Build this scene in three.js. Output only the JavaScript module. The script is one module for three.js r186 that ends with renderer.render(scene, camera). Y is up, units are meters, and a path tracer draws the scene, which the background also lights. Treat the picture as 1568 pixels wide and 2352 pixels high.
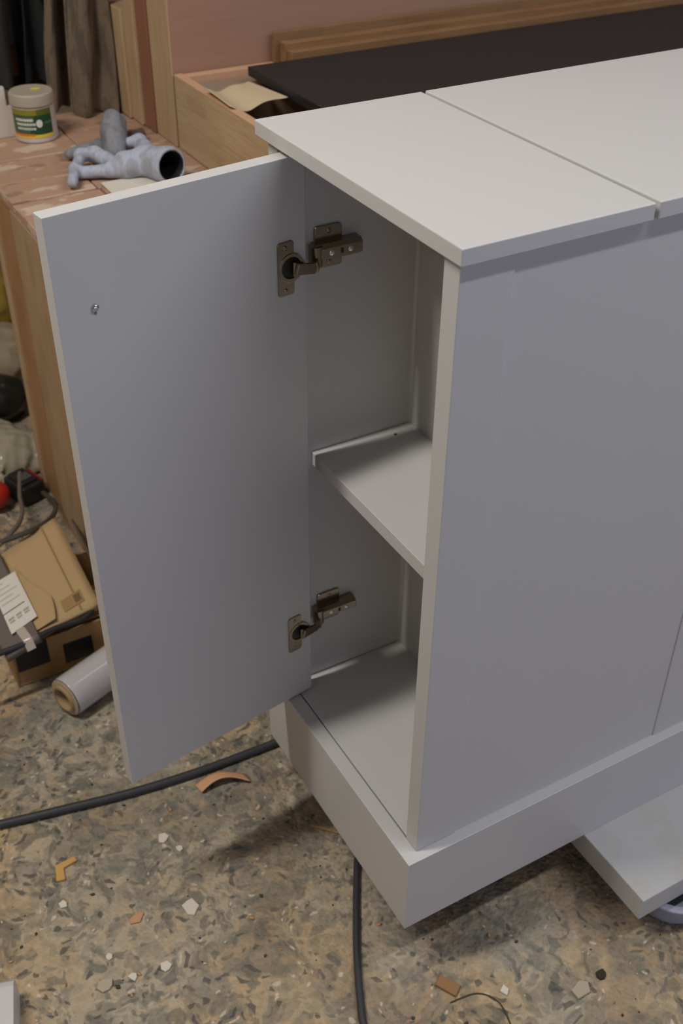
import * as THREE from 'three';
import { RoundedBoxGeometry } from 'three/addons/geometries/RoundedBoxGeometry.js';
import { mergeGeometries, mergeVertices } from 'three/addons/utils/BufferGeometryUtils.js';
import { RectAreaLightUniformsLib } from 'three/addons/lights/RectAreaLightUniformsLib.js';

// ------------------------------------------------------------------ camera, light, exposure
const renderer = new THREE.WebGLRenderer({ antialias: true });
renderer.toneMapping = THREE.LinearToneMapping;
renderer.toneMappingExposure = 0.97;
renderer.shadowMap.enabled = true;
RectAreaLightUniformsLib.init();
const scene = new THREE.Scene();
const camera = new THREE.PerspectiveCamera(49.60, 1568 / 2352, 0.05, 60);
camera.position.set(-0.5464, 1.489, 0.7408);
camera.rotation.set(-0.6402, -0.5231, 0.0083, 'YXZ');
camera.focus = 1.2;
camera.userData.fStop = 8;
scene.add(camera);
// overcast daylight outside the workshop's big front window
scene.background = new THREE.Color(0.60, 0.68, 1.0);
scene.backgroundIntensity = 1.12;
// fluorescent battens under the ceiling
const LAMPS = [
  { label: 'long fluorescent batten hung in front of the white cabinet', x: 1.2, z: 0.76, len: 2.2, turn: 0, power: 39, col: new THREE.Color(0.95, 0.97, 1.0) },
  { label: 'added short highlight batten hung over the far right part of the cabinet', x: 1.35, z: -0.62, len: 1.1, turn: 0, power: 6, col: new THREE.Color(0.92, 0.95, 1.0) },  // unseen tube, added to put a bright streak on the film roll
  { label: 'long fluorescent batten hung over the open cabinet door', x: -1.2, z: -0.42, len: 1.0, turn: 0, power: 132, col: new THREE.Color(1.0, 0.94, 0.86) },
  { label: 'added weak fill batten hung far out to the left of the cabinet', x: -2.2, z: 0.0, len: 1.5, turn: 1, power: 3, col: new THREE.Color(0.94, 1.0, 0.98) },  // unseen batten, added as faint fill on the left-facing sides
];

// ------------------------------------------------------------------ helpers
function rng(seed) { let a = seed >>> 0; return () => { a = (a + 0x6D2B79F5) | 0; let t = Math.imul(a ^ (a >>> 15), 1 | a); t = (t + Math.imul(t ^ (t >>> 7), 61 | t)) ^ t; return ((t ^ (t >>> 14)) >>> 0) / 4294967296; }; }
function hash(x, y, s) { let h = Math.imul(x, 374761393) ^ Math.imul(y, 668265263) ^ Math.imul(s, 1274126177); h = Math.imul(h ^ (h >>> 13), 1274126177); return ((h ^ (h >>> 16)) >>> 0) / 4294967296; }
// value noise that repeats every `per` cells
function vn(x, y, s, per) {
  const xi = Math.floor(x), yi = Math.floor(y), fx = x - xi, fy = y - yi;
  const m = (v) => ((v % per) + per) % per;
  const ux = fx * fx * (3 - 2 * fx), uy = fy * fy * (3 - 2 * fy);
  const a = hash(m(xi), m(yi), s), b = hash(m(xi + 1), m(yi), s), c = hash(m(xi), m(yi + 1), s), d = hash(m(xi + 1), m(yi + 1), s);
  return (a + (b - a) * ux) * (1 - uy) + (c + (d - c) * ux) * uy;
}
function fbm(u, v, f, s, oct) { let t = 0, a = 0.5, n = 0; for (let i = 0; i < oct; i++) { t += a * vn(u * f, v * f, s + i * 17, f); n += a; a *= 0.5; f *= 2; } return t / n; }
const sst = (a, b, x) => { const t = Math.min(1, Math.max(0, (x - a) / (b - a))); return t * t * (3 - 2 * t); };
const mix3 = (a, b, t) => [a[0] + (b[0] - a[0]) * t, a[1] + (b[1] - a[1]) * t, a[2] + (b[2] - a[2]) * t];
function makeTex(n, m, fn, srgb = true) {
  const d = new Uint8Array(n * m * 4);
  for (let j = 0; j < m; j++) for (let i = 0; i < n; i++) {
    const c = fn(i / n, j / m), k = (j * n + i) * 4;
    d[k] = Math.max(0, Math.min(255, c[0])); d[k + 1] = Math.max(0, Math.min(255, c[1])); d[k + 2] = Math.max(0, Math.min(255, c[2])); d[k + 3] = 255;
  }
  const t = new THREE.DataTexture(d, n, m, THREE.RGBAFormat);
  t.wrapS = t.wrapT = THREE.RepeatWrapping; t.magFilter = THREE.LinearFilter; t.minFilter = THREE.LinearMipmapLinearFilter; t.generateMipmaps = true;
  if (srgb) t.colorSpace = THREE.SRGBColorSpace;
  t.needsUpdate = true; return t;
}
function tiled(t, su, sv) { const c = t.clone(); c.repeat.set(1 / su, 1 / sv); c.needsUpdate = true; return c; }
// uv in metres by the way each face looks; swap turns the grain
function metric(g, swap = false, ou = 0, ov = 0) {
  g = g.index ? g.toNonIndexed() : g;
  const p = g.attributes.position, uv = new Float32Array(p.count * 2), A = new THREE.Vector3(), B = new THREE.Vector3(), C = new THREE.Vector3();
  for (let i = 0; i < p.count; i += 3) {
    A.fromBufferAttribute(p, i); B.fromBufferAttribute(p, i + 1); C.fromBufferAttribute(p, i + 2);
    const n = B.clone().sub(A).cross(C.clone().sub(A)), ax = Math.abs(n.x), ay = Math.abs(n.y), az = Math.abs(n.z);
    [A, B, C].forEach((q, k) => {
      let u, v;
      if (ay >= ax && ay >= az) { u = q.x; v = q.z; } else if (ax >= az) { u = q.z; v = q.y; } else { u = q.x; v = q.y; }
      uv[(i + k) * 2] = (swap ? v : u) + ou; uv[(i + k) * 2 + 1] = (swap ? u : v) + ov;
    });
  }
  g.setAttribute('uv', new THREE.BufferAttribute(uv, 2)); return g;
}
let uvSeed = 0;
function box(x0, x1, y0, y1, z0, z1, r = 0.0015, swap = false) {
  const g = new RoundedBoxGeometry(x1 - x0, y1 - y0, z1 - z0, 2, Math.min(r, (x1 - x0) / 2.1, (y1 - y0) / 2.1, (z1 - z0) / 2.1));
  const k = ++uvSeed; const m = metric(g, swap, (k * 0.377) % 1, (k * 0.613) % 1); m.translate((x0 + x1) / 2, (y0 + y1) / 2, (z0 + z1) / 2); return m;
}
const counts = {};
function numbered(n) { const k = counts[n] = (counts[n] ?? -1) + 1; return k ? n + '_' + String(k).padStart(3, '0') : n; }
function shadows(m) { m.castShadow = m.receiveShadow = true; return m; }
function thing(name, label, category, pos = [0, 0, 0], group) {
  const o = new THREE.Group(); o.name = numbered(name); o.position.set(...pos); scene.add(o);
  o.userData = { label, category }; if (group) o.userData.group = group; return o;
}
// geometry given in world metres, moved into its parent's frame
function part(parent, name, geo, mat, label) {
  const g = geo.clone(), base = new THREE.Vector3(); for (let q = parent; q && q !== scene; q = q.parent) base.add(q.position);
  g.translate(-base.x, -base.y, -base.z); const m = shadows(new THREE.Mesh(g, mat)); m.name = name; if (label) m.userData.label = label; parent.add(m); return m;
}
function solo(name, label, category, geo, mat, group) {
  const g = geo.clone(); g.computeBoundingBox(); const c = g.boundingBox.getCenter(new THREE.Vector3()); c.y = g.boundingBox.min.y; g.translate(-c.x, -c.y, -c.z);
  const m = shadows(new THREE.Mesh(g, mat)); m.name = numbered(name); m.position.copy(c); m.userData = { label, category }; if (group) m.userData.group = group; scene.add(m); return m;
}
function struct(name, geo, mat) { const m = shadows(new THREE.Mesh(geo, mat)); m.name = name; m.userData = { kind: 'structure', label: name.replace(/_/g, ' ') }; scene.add(m); return m; }
function merge(list) { return mergeGeometries(list.map((g) => { g = g.index ? g.toNonIndexed() : g; const o = new THREE.BufferGeometry(); o.setAttribute('position', g.attributes.position); if (!g.attributes.normal) g.computeVertexNormals(); o.setAttribute('normal', g.attributes.normal); o.setAttribute('uv', g.attributes.uv ?? new THREE.BufferAttribute(new Float32Array(g.attributes.position.count * 2), 2)); return o; })); }
// a sheet of cloth, paper or plastic with real thickness: fn(u, v) -> [x, y, z]
function sheet(fn, nu, nv, th, metres = 1) {
  const P = [], N = []; const V = (u, v) => new THREE.Vector3(...fn(u, v)); const e = 1e-3;
  for (let j = 0; j <= nv; j++) for (let i = 0; i <= nu; i++) {
    const u = i / nu, v = j / nv, p = V(u, v); P.push(p);
    const du = V(Math.min(1, u + e), v).sub(V(Math.max(0, u - e), v)), dv = V(u, Math.min(1, v + e)).sub(V(u, Math.max(0, v - e)));
    N.push(du.cross(dv).normalize());
  }
  const pos = [], uv = [], id = [], n = P.length;
  for (const s of [0.5, -0.5]) P.forEach((p, k) => { pos.push(p.x + N[k].x * th * s, p.y + N[k].y * th * s, p.z + N[k].z * th * s); uv.push((k % (nu + 1)) / nu * metres, Math.floor(k / (nu + 1)) / nv * metres); });
  const q = (i, j) => j * (nu + 1) + i;
  for (let j = 0; j < nv; j++) for (let i = 0; i < nu; i++) {
    const a = q(i, j), b = q(i + 1, j), c = q(i + 1, j + 1), d = q(i, j + 1);
    id.push(a, b, c, a, c, d, a + n, c + n, b + n, a + n, d + n, c + n);
  }
  const rim = (a, b) => id.push(a, a + n, b, b, a + n, b + n);
  for (let i = 0; i < nu; i++) { rim(q(i, 0), q(i + 1, 0)); rim(q(i + 1, nv), q(i, nv)); }
  for (let j = 0; j < nv; j++) { rim(q(0, j + 1), q(0, j)); rim(q(nu, j), q(nu, j + 1)); }
  const g = new THREE.BufferGeometry(); g.setAttribute('position', new THREE.Float32BufferAttribute(pos, 3)); g.setAttribute('uv', new THREE.Float32BufferAttribute(uv, 2)); g.setIndex(id); g.computeVertexNormals(); return g;
}
function tube(pts, r, seg = 80, rad = 10, closed = false) {
  const c = new THREE.CatmullRomCurve3(pts.map((p) => new THREE.Vector3(...p)), closed, 'centripetal');
  const g = new THREE.TubeGeometry(c, seg, r, rad, closed); if (closed) return g;
  const caps = [0, 1].map((t) => { const s = new THREE.SphereGeometry(r, 10, 6); const p = c.getPoint(t); s.translate(p.x, p.y, p.z); return s; });
  return merge([g, ...caps]);
}
// smooth-joined tapered capsules minus optional hollows, meshed by surface nets
function blob(field, lo, hi, cell) {
  const nx = Math.ceil((hi[0] - lo[0]) / cell) + 1, ny = Math.ceil((hi[1] - lo[1]) / cell) + 1, nz = Math.ceil((hi[2] - lo[2]) / cell) + 1;
  const F = new Float32Array(nx * ny * nz), I = (i, j, k) => (k * ny + j) * nx + i;
  for (let k = 0; k < nz; k++) for (let j = 0; j < ny; j++) for (let i = 0; i < nx; i++) F[I(i, j, k)] = field(lo[0] + i * cell, lo[1] + j * cell, lo[2] + k * cell);
  const idx = new Map(), pos = [], id = [];
  const ev = [[0, 1], [0, 2], [0, 4], [1, 3], [1, 5], [2, 3], [2, 6], [3, 7], [4, 5], [4, 6], [5, 7], [6, 7]];
  for (let k = 0; k < nz - 1; k++) for (let j = 0; j < ny - 1; j++) for (let i = 0; i < nx - 1; i++) {
    const f = []; for (let c = 0; c < 8; c++) f.push(F[I(i + (c & 1), j + ((c >> 1) & 1), k + (c >> 2))]);
    let neg = 0; for (const v of f) if (v < 0) neg++; if (neg === 0 || neg === 8) continue;
    let x = 0, y = 0, z = 0, n = 0;
    for (const [a, b] of ev) if ((f[a] < 0) !== (f[b] < 0)) { const t = f[a] / (f[a] - f[b]); x += (a & 1) + ((b & 1) - (a & 1)) * t; y += ((a >> 1) & 1) + (((b >> 1) & 1) - ((a >> 1) & 1)) * t; z += (a >> 2) + ((b >> 2) - (a >> 2)) * t; n++; }
    idx.set(I(i, j, k), pos.length / 3); pos.push(lo[0] + (i + x / n) * cell, lo[1] + (j + y / n) * cell, lo[2] + (k + z / n) * cell);
  }
  const quad = (a, b, c, d, flip) => { if (a === undefined || b === undefined || c === undefined || d === undefined) return; flip ? id.push(a, c, b, a, d, c) : id.push(a, b, c, a, c, d); };
  for (let k = 1; k < nz - 1; k++) for (let j = 1; j < ny - 1; j++) for (let i = 1; i < nx - 1; i++) {
    const s = F[I(i, j, k)] < 0;
    if (s !== F[I(i + 1, j, k)] < 0) quad(idx.get(I(i, j - 1, k - 1)), idx.get(I(i, j, k - 1)), idx.get(I(i, j, k)), idx.get(I(i, j - 1, k)), !s);
    if (s !== F[I(i, j + 1, k)] < 0) quad(idx.get(I(i - 1, j, k - 1)), idx.get(I(i - 1, j, k)), idx.get(I(i, j, k)), idx.get(I(i, j, k - 1)), !s);
    if (s !== F[I(i, j, k + 1)] < 0) quad(idx.get(I(i - 1, j - 1, k)), idx.get(I(i, j - 1, k)), idx.get(I(i, j, k)), idx.get(I(i - 1, j, k)), !s);
  }
  const g = new THREE.BufferGeometry(); g.setAttribute('position', new THREE.Float32BufferAttribute(pos, 3)); g.setIndex(id);
  g.setAttribute('uv', new THREE.Float32BufferAttribute(pos.filter((_, q) => q % 3 !== 1), 2)); g.computeVertexNormals(); return g;
}
function capsule(x, y, z, a, b, ra, rb) {
  const dx = b[0] - a[0], dy = b[1] - a[1], dz = b[2] - a[2], l = dx * dx + dy * dy + dz * dz;
  const t = Math.max(0, Math.min(1, ((x - a[0]) * dx + (y - a[1]) * dy + (z - a[2]) * dz) / l));
  return Math.hypot(x - a[0] - dx * t, y - a[1] - dy * t, z - a[2] - dz * t) - (ra + (rb - ra) * t);
}
const smin = (a, b, k) => { const h = Math.max(0, Math.min(1, 0.5 + 0.5 * (b - a) / k)); return b + (a - b) * h - k * h * (1 - h); };
const smax = (a, b, k) => -smin(-a, -b, k);
function n3(x, y, z, s) { // cheap smooth 3-D noise from two planes
  return vn(x + z * 0.37, y + z * 0.61, s, 4096) * 0.5 + vn(z - x * 0.29, y * 0.83 + x * 0.41, s + 5, 4096) * 0.5 - 0.5;
}

// ------------------------------------------------------------------ materials
const std = (o) => new THREE.MeshStandardMaterial(o);
const phys = (o) => new THREE.MeshPhysicalMaterial(o);
// sprayed lacquer: faint orange peel
const peelTex = makeTex(256, 256, (u, v) => { const n = fbm(u, v, 32, 3, 3) * 255; return [n, n, n]; }, false);
const white = std({ color: new THREE.Color(0.575, 0.57, 0.565), roughness: 0.42, bumpMap: tiled(peelTex, 0.12, 0.12), bumpScale: 0.00008 });
const whiteOld = std({ color: new THREE.Color(0.56, 0.555, 0.55), roughness: 0.5, bumpMap: tiled(peelTex, 0.2, 0.2), bumpScale: 0.0002,
  map: tiled(makeTex(512, 512, (u, v) => { const s = sst(0.60, 0.74, fbm(u, v, 6, 41, 5)); const y = sst(0.66, 0.72, fbm(u, v, 5, 77, 5)); const c = mix3([250, 250, 250], [214, 208, 198], s * 0.22); return mix3(c, [240, 230, 206], y * 0.22); }), 0.5, 0.5) });
const caulk = std({ color: new THREE.Color(0.62, 0.61, 0.59), roughness: 0.6 });
// wood: grain runs along u
function woodTex(seed, base, dark, pale, knots) {
  return makeTex(512, 512, (u, v) => {
    const w = fbm(u, v, 3, seed, 3) * 0.12;
    const g = fbm(u * 0.5 + 0.0, v + w, 4, seed + 9, 2), f = vn(u * 8, v * 128, seed + 21, 128), ff = vn(u * 24, v * 256, seed + 33, 256);
    let c = mix3(base, pale, sst(0.3, 0.8, g)); c = mix3(c, dark, 0.30 * sst(0.45, 0.95, f) + 0.18 * ff);
    const stain = sst(0.58, 0.78, fbm(u, v, 5, seed + 55, 4)); return mix3(c, dark, stain * knots);
  });
}
const plyTan = woodTex(101, [206, 180, 144], [166, 138, 104], [216, 192, 156], 0.22);
const plyPink = woodTex(202, [206, 166, 142], [196, 156, 133], [210, 171, 147], 0.10);
const plyTop = makeTex(512, 512, (u, v) => {
  const s = fbm(u, v, 5, 303, 5), f = vn(u * 10, v * 96, 311, 96), sc = sst(0.62, 0.72, fbm(u, v, 9, 322, 4)), dk = sst(0.63, 0.75, fbm(u, v, 7, 345, 4));
  let c = mix3([196, 164, 142], [176, 142, 118], s); c = mix3(c, [160, 130, 108], 0.3 * f); c = mix3(c, [216, 202, 186], sc * 0.7); return mix3(c, [126, 106, 92], dk * 0.55);
});
const wood = (t, col, su = 0.5, sv = 0.25, rough = 0.75) => std({ map: tiled(t, su, sv), color: col, roughness: rough, bumpMap: tiled(t, su, sv), bumpScale: 0.0003 });
const C = (r, g, b) => new THREE.Color().setRGB(r / 255, g / 255, b / 255, THREE.SRGBColorSpace);
const mTan = wood(plyTan, C(240, 236, 234)), mTanDark = wood(plyTan, C(222, 214, 208)), mRed = wood(plyPink, C(184, 158, 146)), mPink = wood(plyPink, C(212, 206, 206), 0.9, 0.6), mTop = wood(plyTop, C(250, 246, 244), 0.45, 0.25, 0.8), mRim = wood(plyPink, C(255, 250, 235)), mBrown = wood(plyTan, C(214, 186, 164));
const mStrip = wood(plyTan, C(178, 158, 142)), mLip = wood(plyTan, C(184, 160, 138));
const mBlack = std({ color: C(38, 37, 40), roughness: 0.55, bumpMap: tiled(peelTex, 0.05, 0.05), bumpScale: 0.0001 });
const metal = std({ color: new THREE.Color(0.30, 0.255, 0.20), metalness: 1, roughness: 0.24 });
const metalDark = std({ color: new THREE.Color(0.05, 0.045, 0.04), metalness: 0.6, roughness: 0.5 });
const zinc = std({ color: new THREE.Color(0.7, 0.7, 0.7), metalness: 1, roughness: 0.22 });
const rubber = (c) => std({ color: c, roughness: 0.6 });
// floor: concrete under dust, paint drips, ground-in chips
const FT = 1.7;
function cells(u, v, f, s, jit) { // nearest feature point: distance, id, second distance
  const x = u * f, y = v * f, xi = Math.floor(x), yi = Math.floor(y); let d1 = 9, d2 = 9, id = 0;
  for (let b = -1; b <= 1; b++) for (let a = -1; a <= 1; a++) {
    const cx = ((xi + a) % f + f) % f, cy = ((yi + b) % f + f) % f;
    const px = xi + a + 0.5 + (hash(cx, cy, s) - 0.5) * jit, py = yi + b + 0.5 + (hash(cx, cy, s + 1) - 0.5) * jit, d = Math.hypot(x - px, y - py);
    if (d < d1) { d2 = d1; d1 = d; id = hash(cx, cy, s + 2); } else if (d < d2) d2 = d;
  }
  return [d1, id, d2];
}
const floorTex = makeTex(2048, 2048, (u, v) => {
  const wx = (fbm(u, v, 30, 501, 4) - 0.5) * 0.030, wy = (fbm(u, v, 30, 511, 4) - 0.5) * 0.030, U = u + wx, V = v + wy;
  const x = (u > 0.6 ? u - 1 : u) * FT, z = (v > 0.6 ? v - 1 : v) * FT, bump = (a, b, r) => Math.exp(-((x - a) ** 2 + (z - b) ** 2) / (r * r)); // where sawdust or grime has gathered
  const tan = sst(0.42, 0.60, fbm(u, v, 6, 521, 5) + 0.16 * (bump(-0.07, -0.33, 0.10) + bump(0.02, 0.12, 0.10) + bump(-0.10, -0.60, 0.10))), grey = sst(0.42, 0.58, fbm(u, v, 8, 531, 5)), dirt = sst(0.42, 0.66, fbm(u, v, 8, 541, 4));
  let c = mix3([190, 178, 156], [197, 171, 134], tan); c = mix3(c, [172, 169, 155], grey * 0.75 * (1 - 0.7 * tan));
  const A = cells(U, V, 64, 601, 1), B = cells(U, V, 120, 631, 1), D = cells(U, V, 200, 661, 1), E = cells(U, V, 90, 651, 1);
  c = mix3(c, A[1] > 0.5 ? [190, 174, 148] : [124, 118, 102], 0.34 * Math.abs(A[1] - 0.5) * 2 * sst(0.0, 0.3, A[2] - A[0]));
  c = mix3(c, E[1] > 0.5 ? [188, 166, 132] : [116, 116, 106], 0.32 * Math.abs(E[1] - 0.5) * 2 * sst(0.0, 0.3, E[2] - E[0]));
  c = mix3(c, B[1] > 0.5 ? [196, 170, 136] : [112, 112, 104], 0.34 * Math.abs(B[1] - 0.5) * 2 * sst(0.0, 0.25, B[2] - B[0]));
  const k = 0.10 * dirt - 0.05 * tan, m1 = fbm(U, V, 72, 671, 4), m2 = fbm(U, V, 140, 681, 3);
  c = mix3(c, [98, 100, 94], 0.30 * sst(0.57 - k, 0.68 - k, m1));
  c = mix3(c, [84, 86, 82], 0.40 * sst(0.62 - k, 0.72 - k, m2));
  if (D[1] < 0.03 + 0.09 * dirt) c = mix3(c, [72, 72, 70], 0.6 * sst(0.0, 0.25, D[2] - D[0]));
  c = mix3(c, E[1] > 0.6 ? [140, 120, 98] : [104, 102, 97], 0.34 * sst(0.50, 0.66, fbm(U, V, 16, 693, 4))); // trodden grey dirt
  if (D[1] > 0.977) c = mix3(c, [220, 210, 192], 0.8 * sst(0.42, 0.28, D[0]));
  if (A[1] > 0.985) c = mix3(c, [206, 196, 178], 0.6 * sst(0.40, 0.28, A[0]));
  const f = (fbm(u, v, 256, 701, 3) - 0.5) * 24; return [c[0] + f, c[1] + f, c[2] + f];
});
const floorBump = makeTex(1024, 1024, (u, v) => { const n = 150 * fbm(u, v, 64, 801, 4) + 105 * sst(0.5, 0.2, cells(u, v, 110, 811, 1)[0]); return [n, n, n]; }, false);
const mFloor = std({ map: tiled(floorTex, FT, FT), roughness: 0.85, bumpMap: tiled(floorBump, FT / 2, FT / 2), bumpScale: 0.0018, color: C(240, 237, 234) });
const mWall = std({ color: C(176, 162, 142), roughness: 0.9 }), mCeil = std({ color: C(190, 184, 174), roughness: 0.9 });
const card = (col) => std({ color: col, roughness: 0.85, bumpMap: tiled(peelTex, 0.05, 0.2), bumpScale: 0.0003 });
const mCard = card(C(190, 162, 118)), mCardDark = card(C(158, 124, 80)), mCardCore = card(C(176, 148, 108));

// ------------------------------------------------------------------ the workshop shell
const X0 = -3.2, X1 = 3.6, Z0 = -2.7, Z1 = 2.9, HC = 2.9, T = 0.15;
const slab = (x0, x1, y0, y1, z0, z1) => { const g = new THREE.BoxGeometry(x1 - x0, y1 - y0, z1 - z0); g.translate((x0 + x1) / 2, (y0 + y1) / 2, (z0 + z1) / 2); return metric(g); };
struct('floor', slab(X0 - T, X1 + T, -T, 0, Z0 - T, Z1 + T), mFloor);
struct('ceiling', slab(X0 - T, X1 + T, HC, HC + T, Z0 - T, Z1 + T), mCeil);
struct('wall_back', slab(X0 - T, X1 + T, 0, HC, Z0 - T, Z0), mWall);
struct('wall_left', slab(X0 - T, X0, 0, HC, Z0, Z1), mWall);
struct('wall_right', slab(X1, X1 + T, 0, HC, Z0, Z1), mWall);
const WX0 = -1.7, WX1 = 2.4, WY0 = 0.2, WY1 = 2.2;
struct('wall_front', merge([slab(X0 - T, WX0, 0, HC, Z1, Z1 + T), slab(WX1, X1 + T, 0, HC, Z1, Z1 + T), slab(WX0, WX1, 0, WY0, Z1, Z1 + T), slab(WX0, WX1, WY1, HC, Z1, Z1 + T)]), mWall);
{
  const bars = []; for (const x of [0, 0.25, 0.5, 0.75, 1].map((t) => WX0 + 0.025 + (WX1 - WX0 - 0.05) * t)) bars.push(slab(x - 0.025, x + 0.025, WY0, WY1, Z1 + 0.05, Z1 + 0.1));
  for (const y of [WY0 + 0.025, WY1 - 0.025]) bars.push(slab(WX0, WX1, y - 0.025, y + 0.025, Z1 + 0.052, Z1 + 0.098));
  const f = struct('window_1', merge(bars), whiteOld);
  const p = shadows(new THREE.Mesh(slab(WX0 + 0.03, WX1 - 0.03, WY0 + 0.03, WY1 - 0.03, Z1 + 0.072, Z1 + 0.078), phys({ color: 0xffffff, roughness: 0.02, transmission: 1, thickness: 0, ior: 1.5 })));
  p.name = 'pane'; f.add(p);
}
for (const L of LAMPS) {
  const o = thing('ceiling_light', L.label, 'light', [L.x, HC, L.z]);
  const put = (n, g, m) => { g.rotateY(L.turn * Math.PI / 2); const q = shadows(new THREE.Mesh(g, m)); q.name = n; o.add(q); };
  put('housing', box(-L.len / 2 - 0.03, L.len / 2 + 0.03, -0.06, 0, -0.05, 0.05, 0.005), whiteOld);
  const g = new THREE.CylinderGeometry(0.016, 0.016, L.len, 16); g.rotateZ(Math.PI / 2); g.translate(0, -0.085, 0);
  put('tube', g, std({ color: 0xffffff, emissive: L.col, emissiveIntensity: 4, roughness: 0.3 }));
  for (const s of [-1, 1]) put('lamp_holder', box(s * (L.len / 2 + 0.008) - 0.008, s * (L.len / 2 + 0.008) + 0.008, -0.106, -0.058, -0.018, 0.018, 0.003), whiteOld);
  const a = new THREE.RectAreaLight(L.col, L.power, L.turn ? 0.1 : L.len, L.turn ? L.len : 0.1); a.position.set(0, -0.106, 0); a.rotation.x = -Math.PI / 2; o.add(a);
}

// ------------------------------------------------------------------ the white cabinet
const cab = thing('cabinet', 'white painted cabinet with its front door open, showing one shelf inside', 'cabinet', [0.43, 0.1, -0.197]);
const Y0 = 0.1, YP = 0.2438, YB = 1.082, YT = 1.1, ZI = -0.3585, ZN = -0.0258, XE = 0.896, XB = 0.1965;
{
  const f = new THREE.Shape(); f.moveTo(-0.0205, -0.014); f.lineTo(XE + 0.02, -0.014); f.lineTo(XE + 0.02, 0.40); f.lineTo(-0.0205, 0.40); f.lineTo(-0.0205, -0.014);
  const h = new THREE.Path(); h.moveTo(0.0008, 0.007); h.lineTo(0.0008, 0.38); h.lineTo(XE - 0.001, 0.38); h.lineTo(XE - 0.001, 0.007); h.lineTo(0.0008, 0.007); f.holes.push(h);
  const g = new THREE.ExtrudeGeometry(f, { depth: YP - Y0 - 0.002, bevelEnabled: true, bevelThickness: 0.001, bevelSize: 0.001, bevelOffset: -0.001, bevelSegments: 2 }); g.rotateX(-Math.PI / 2); g.translate(0, Y0 + 0.001, 0);
  part(cab, 'plinth', metric(g), white);
}
part(cab, 'stile', box(0, 0.0622, YP, YB, ZN, 0, 0.0014), white);
part(cab, 'side_panel', box(0.0616, 0.4176, YP, YB, ZN, -0.0018, 0.0008), white);
part(cab, 'stile', box(0.417, 0.479, YP, YB, ZN, 0, 0.0014), white);
part(cab, 'side_panel', box(0.4784, 0.8346, YP, YB, ZN, -0.0022, 0.0008), white);
part(cab, 'stile', box(0.834, XE, YP, YB, ZN, 0, 0.0014), white);
part(cab, 'side_panel', box(0.001, XE, YP, YB, -0.381, ZI, 0.0014), white);
part(cab, 'end_panel', box(XE - 0.02, XE, YP, YB, ZI, ZN, 0.0012), white);
part(cab, 'bottom_panel', box(0.0028, XE - 0.02, YP - 0.018, YP + 0.0002, ZI, ZN, 0.0012), white);
part(cab, 'back_panel', box(XB, XB + 0.012, YP, YB, ZI, ZN, 0.0005), white);
const shelf = part(cab, 'shelf', box(0.0405, XB, 0.6415, 0.6625, ZI, ZN, 0.0012), white);
{ const s = new THREE.CylinderGeometry(0.0022, 0.0022, 0.0012, 14); s.translate(0.1615, 0.6628, -0.3395); part(shelf, 'screw', s, std({ color: C(110, 82, 58), roughness: 0.6 }), 'small brown disc in place of a screw hole'); }  // flat brown disc drawn where the shelf has a screw hole
// chamfered filler bead along shelf, bottom and back corner
function bead(a, len, axis, sy, sz, w) {
  const s = new THREE.Shape(); s.moveTo(0, 0); s.lineTo(w, 0); s.quadraticCurveTo(w * 0.42, w * 0.42, 0, w); s.lineTo(0, 0);
  const g = new THREE.ExtrudeGeometry(s, { depth: len, bevelEnabled: false, curveSegments: 6 });
  if (axis === 'x') { g.rotateY(Math.PI / 2); g.scale(1, sy, -sz); if (sy * -sz < 0) flip(g); } else { g.rotateX(-Math.PI / 2); g.scale(sy, 1, -sz); if (sy * -sz < 0) flip(g); }
  g.translate(...a); return metric(g);
}
function flip(g) { const q = g.index ? g.toNonIndexed() : g, p = q.attributes.position.array; for (let i = 0; i < p.length; i += 9) for (let k = 0; k < 3; k++) { const t = p[i + 3 + k]; p[i + 3 + k] = p[i + 6 + k]; p[i + 6 + k] = t; } g.setIndex(null); for (const n of Object.keys(q.attributes)) g.setAttribute(n, q.attributes[n]); g.computeVertexNormals(); }
part(cab, 'filler_bead', bead([XB, YP, ZI], 0.39, 'y', -1, 1, 0.003), caulk);
part(cab, 'filler_bead', bead([XB, 0.6625, ZI], 0.41, 'y', -1, 1, 0.003), caulk);
// door, hinged on the far side panel; local frame: x to the hinge edge, z out of its inner face
const DM = new THREE.Matrix4().makeRotationY(0.1366); DM.setPosition(0.0212, 0, -0.3314);
const onDoor = (g) => g.applyMatrix4(DM);
const door = part(cab, 'door', onDoor(box(-0.3125, 0, 0.2475, 1.0775, -0.0195, 0, 0.0012)), white);
{
  const head = new THREE.SphereGeometry(0.0042, 20, 10, 0, Math.PI * 2, 0, Math.PI / 2); head.scale(1, 0.65, 1); head.rotateX(Math.PI / 2); head.translate(-0.27, 0.971, 0.0012);
  const shank = new THREE.CylinderGeometry(0.0018, 0.0018, 0.002, 10); shank.rotateX(Math.PI / 2); shank.translate(-0.27, 0.971, 0.0006);
  part(door, 'screw', onDoor(merge([head, shank])), zinc, 'steel handle screw poking through the door');
  const h = new THREE.CylinderGeometry(0.0016, 0.0016, 0.0008, 10); h.rotateX(Math.PI / 2); h.translate(-0.27, 0.9645, 0.0002); part(door, 'screw_hole', onDoor(h), std({ color: C(150, 132, 112), roughness: 0.9 }));
}
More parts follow.
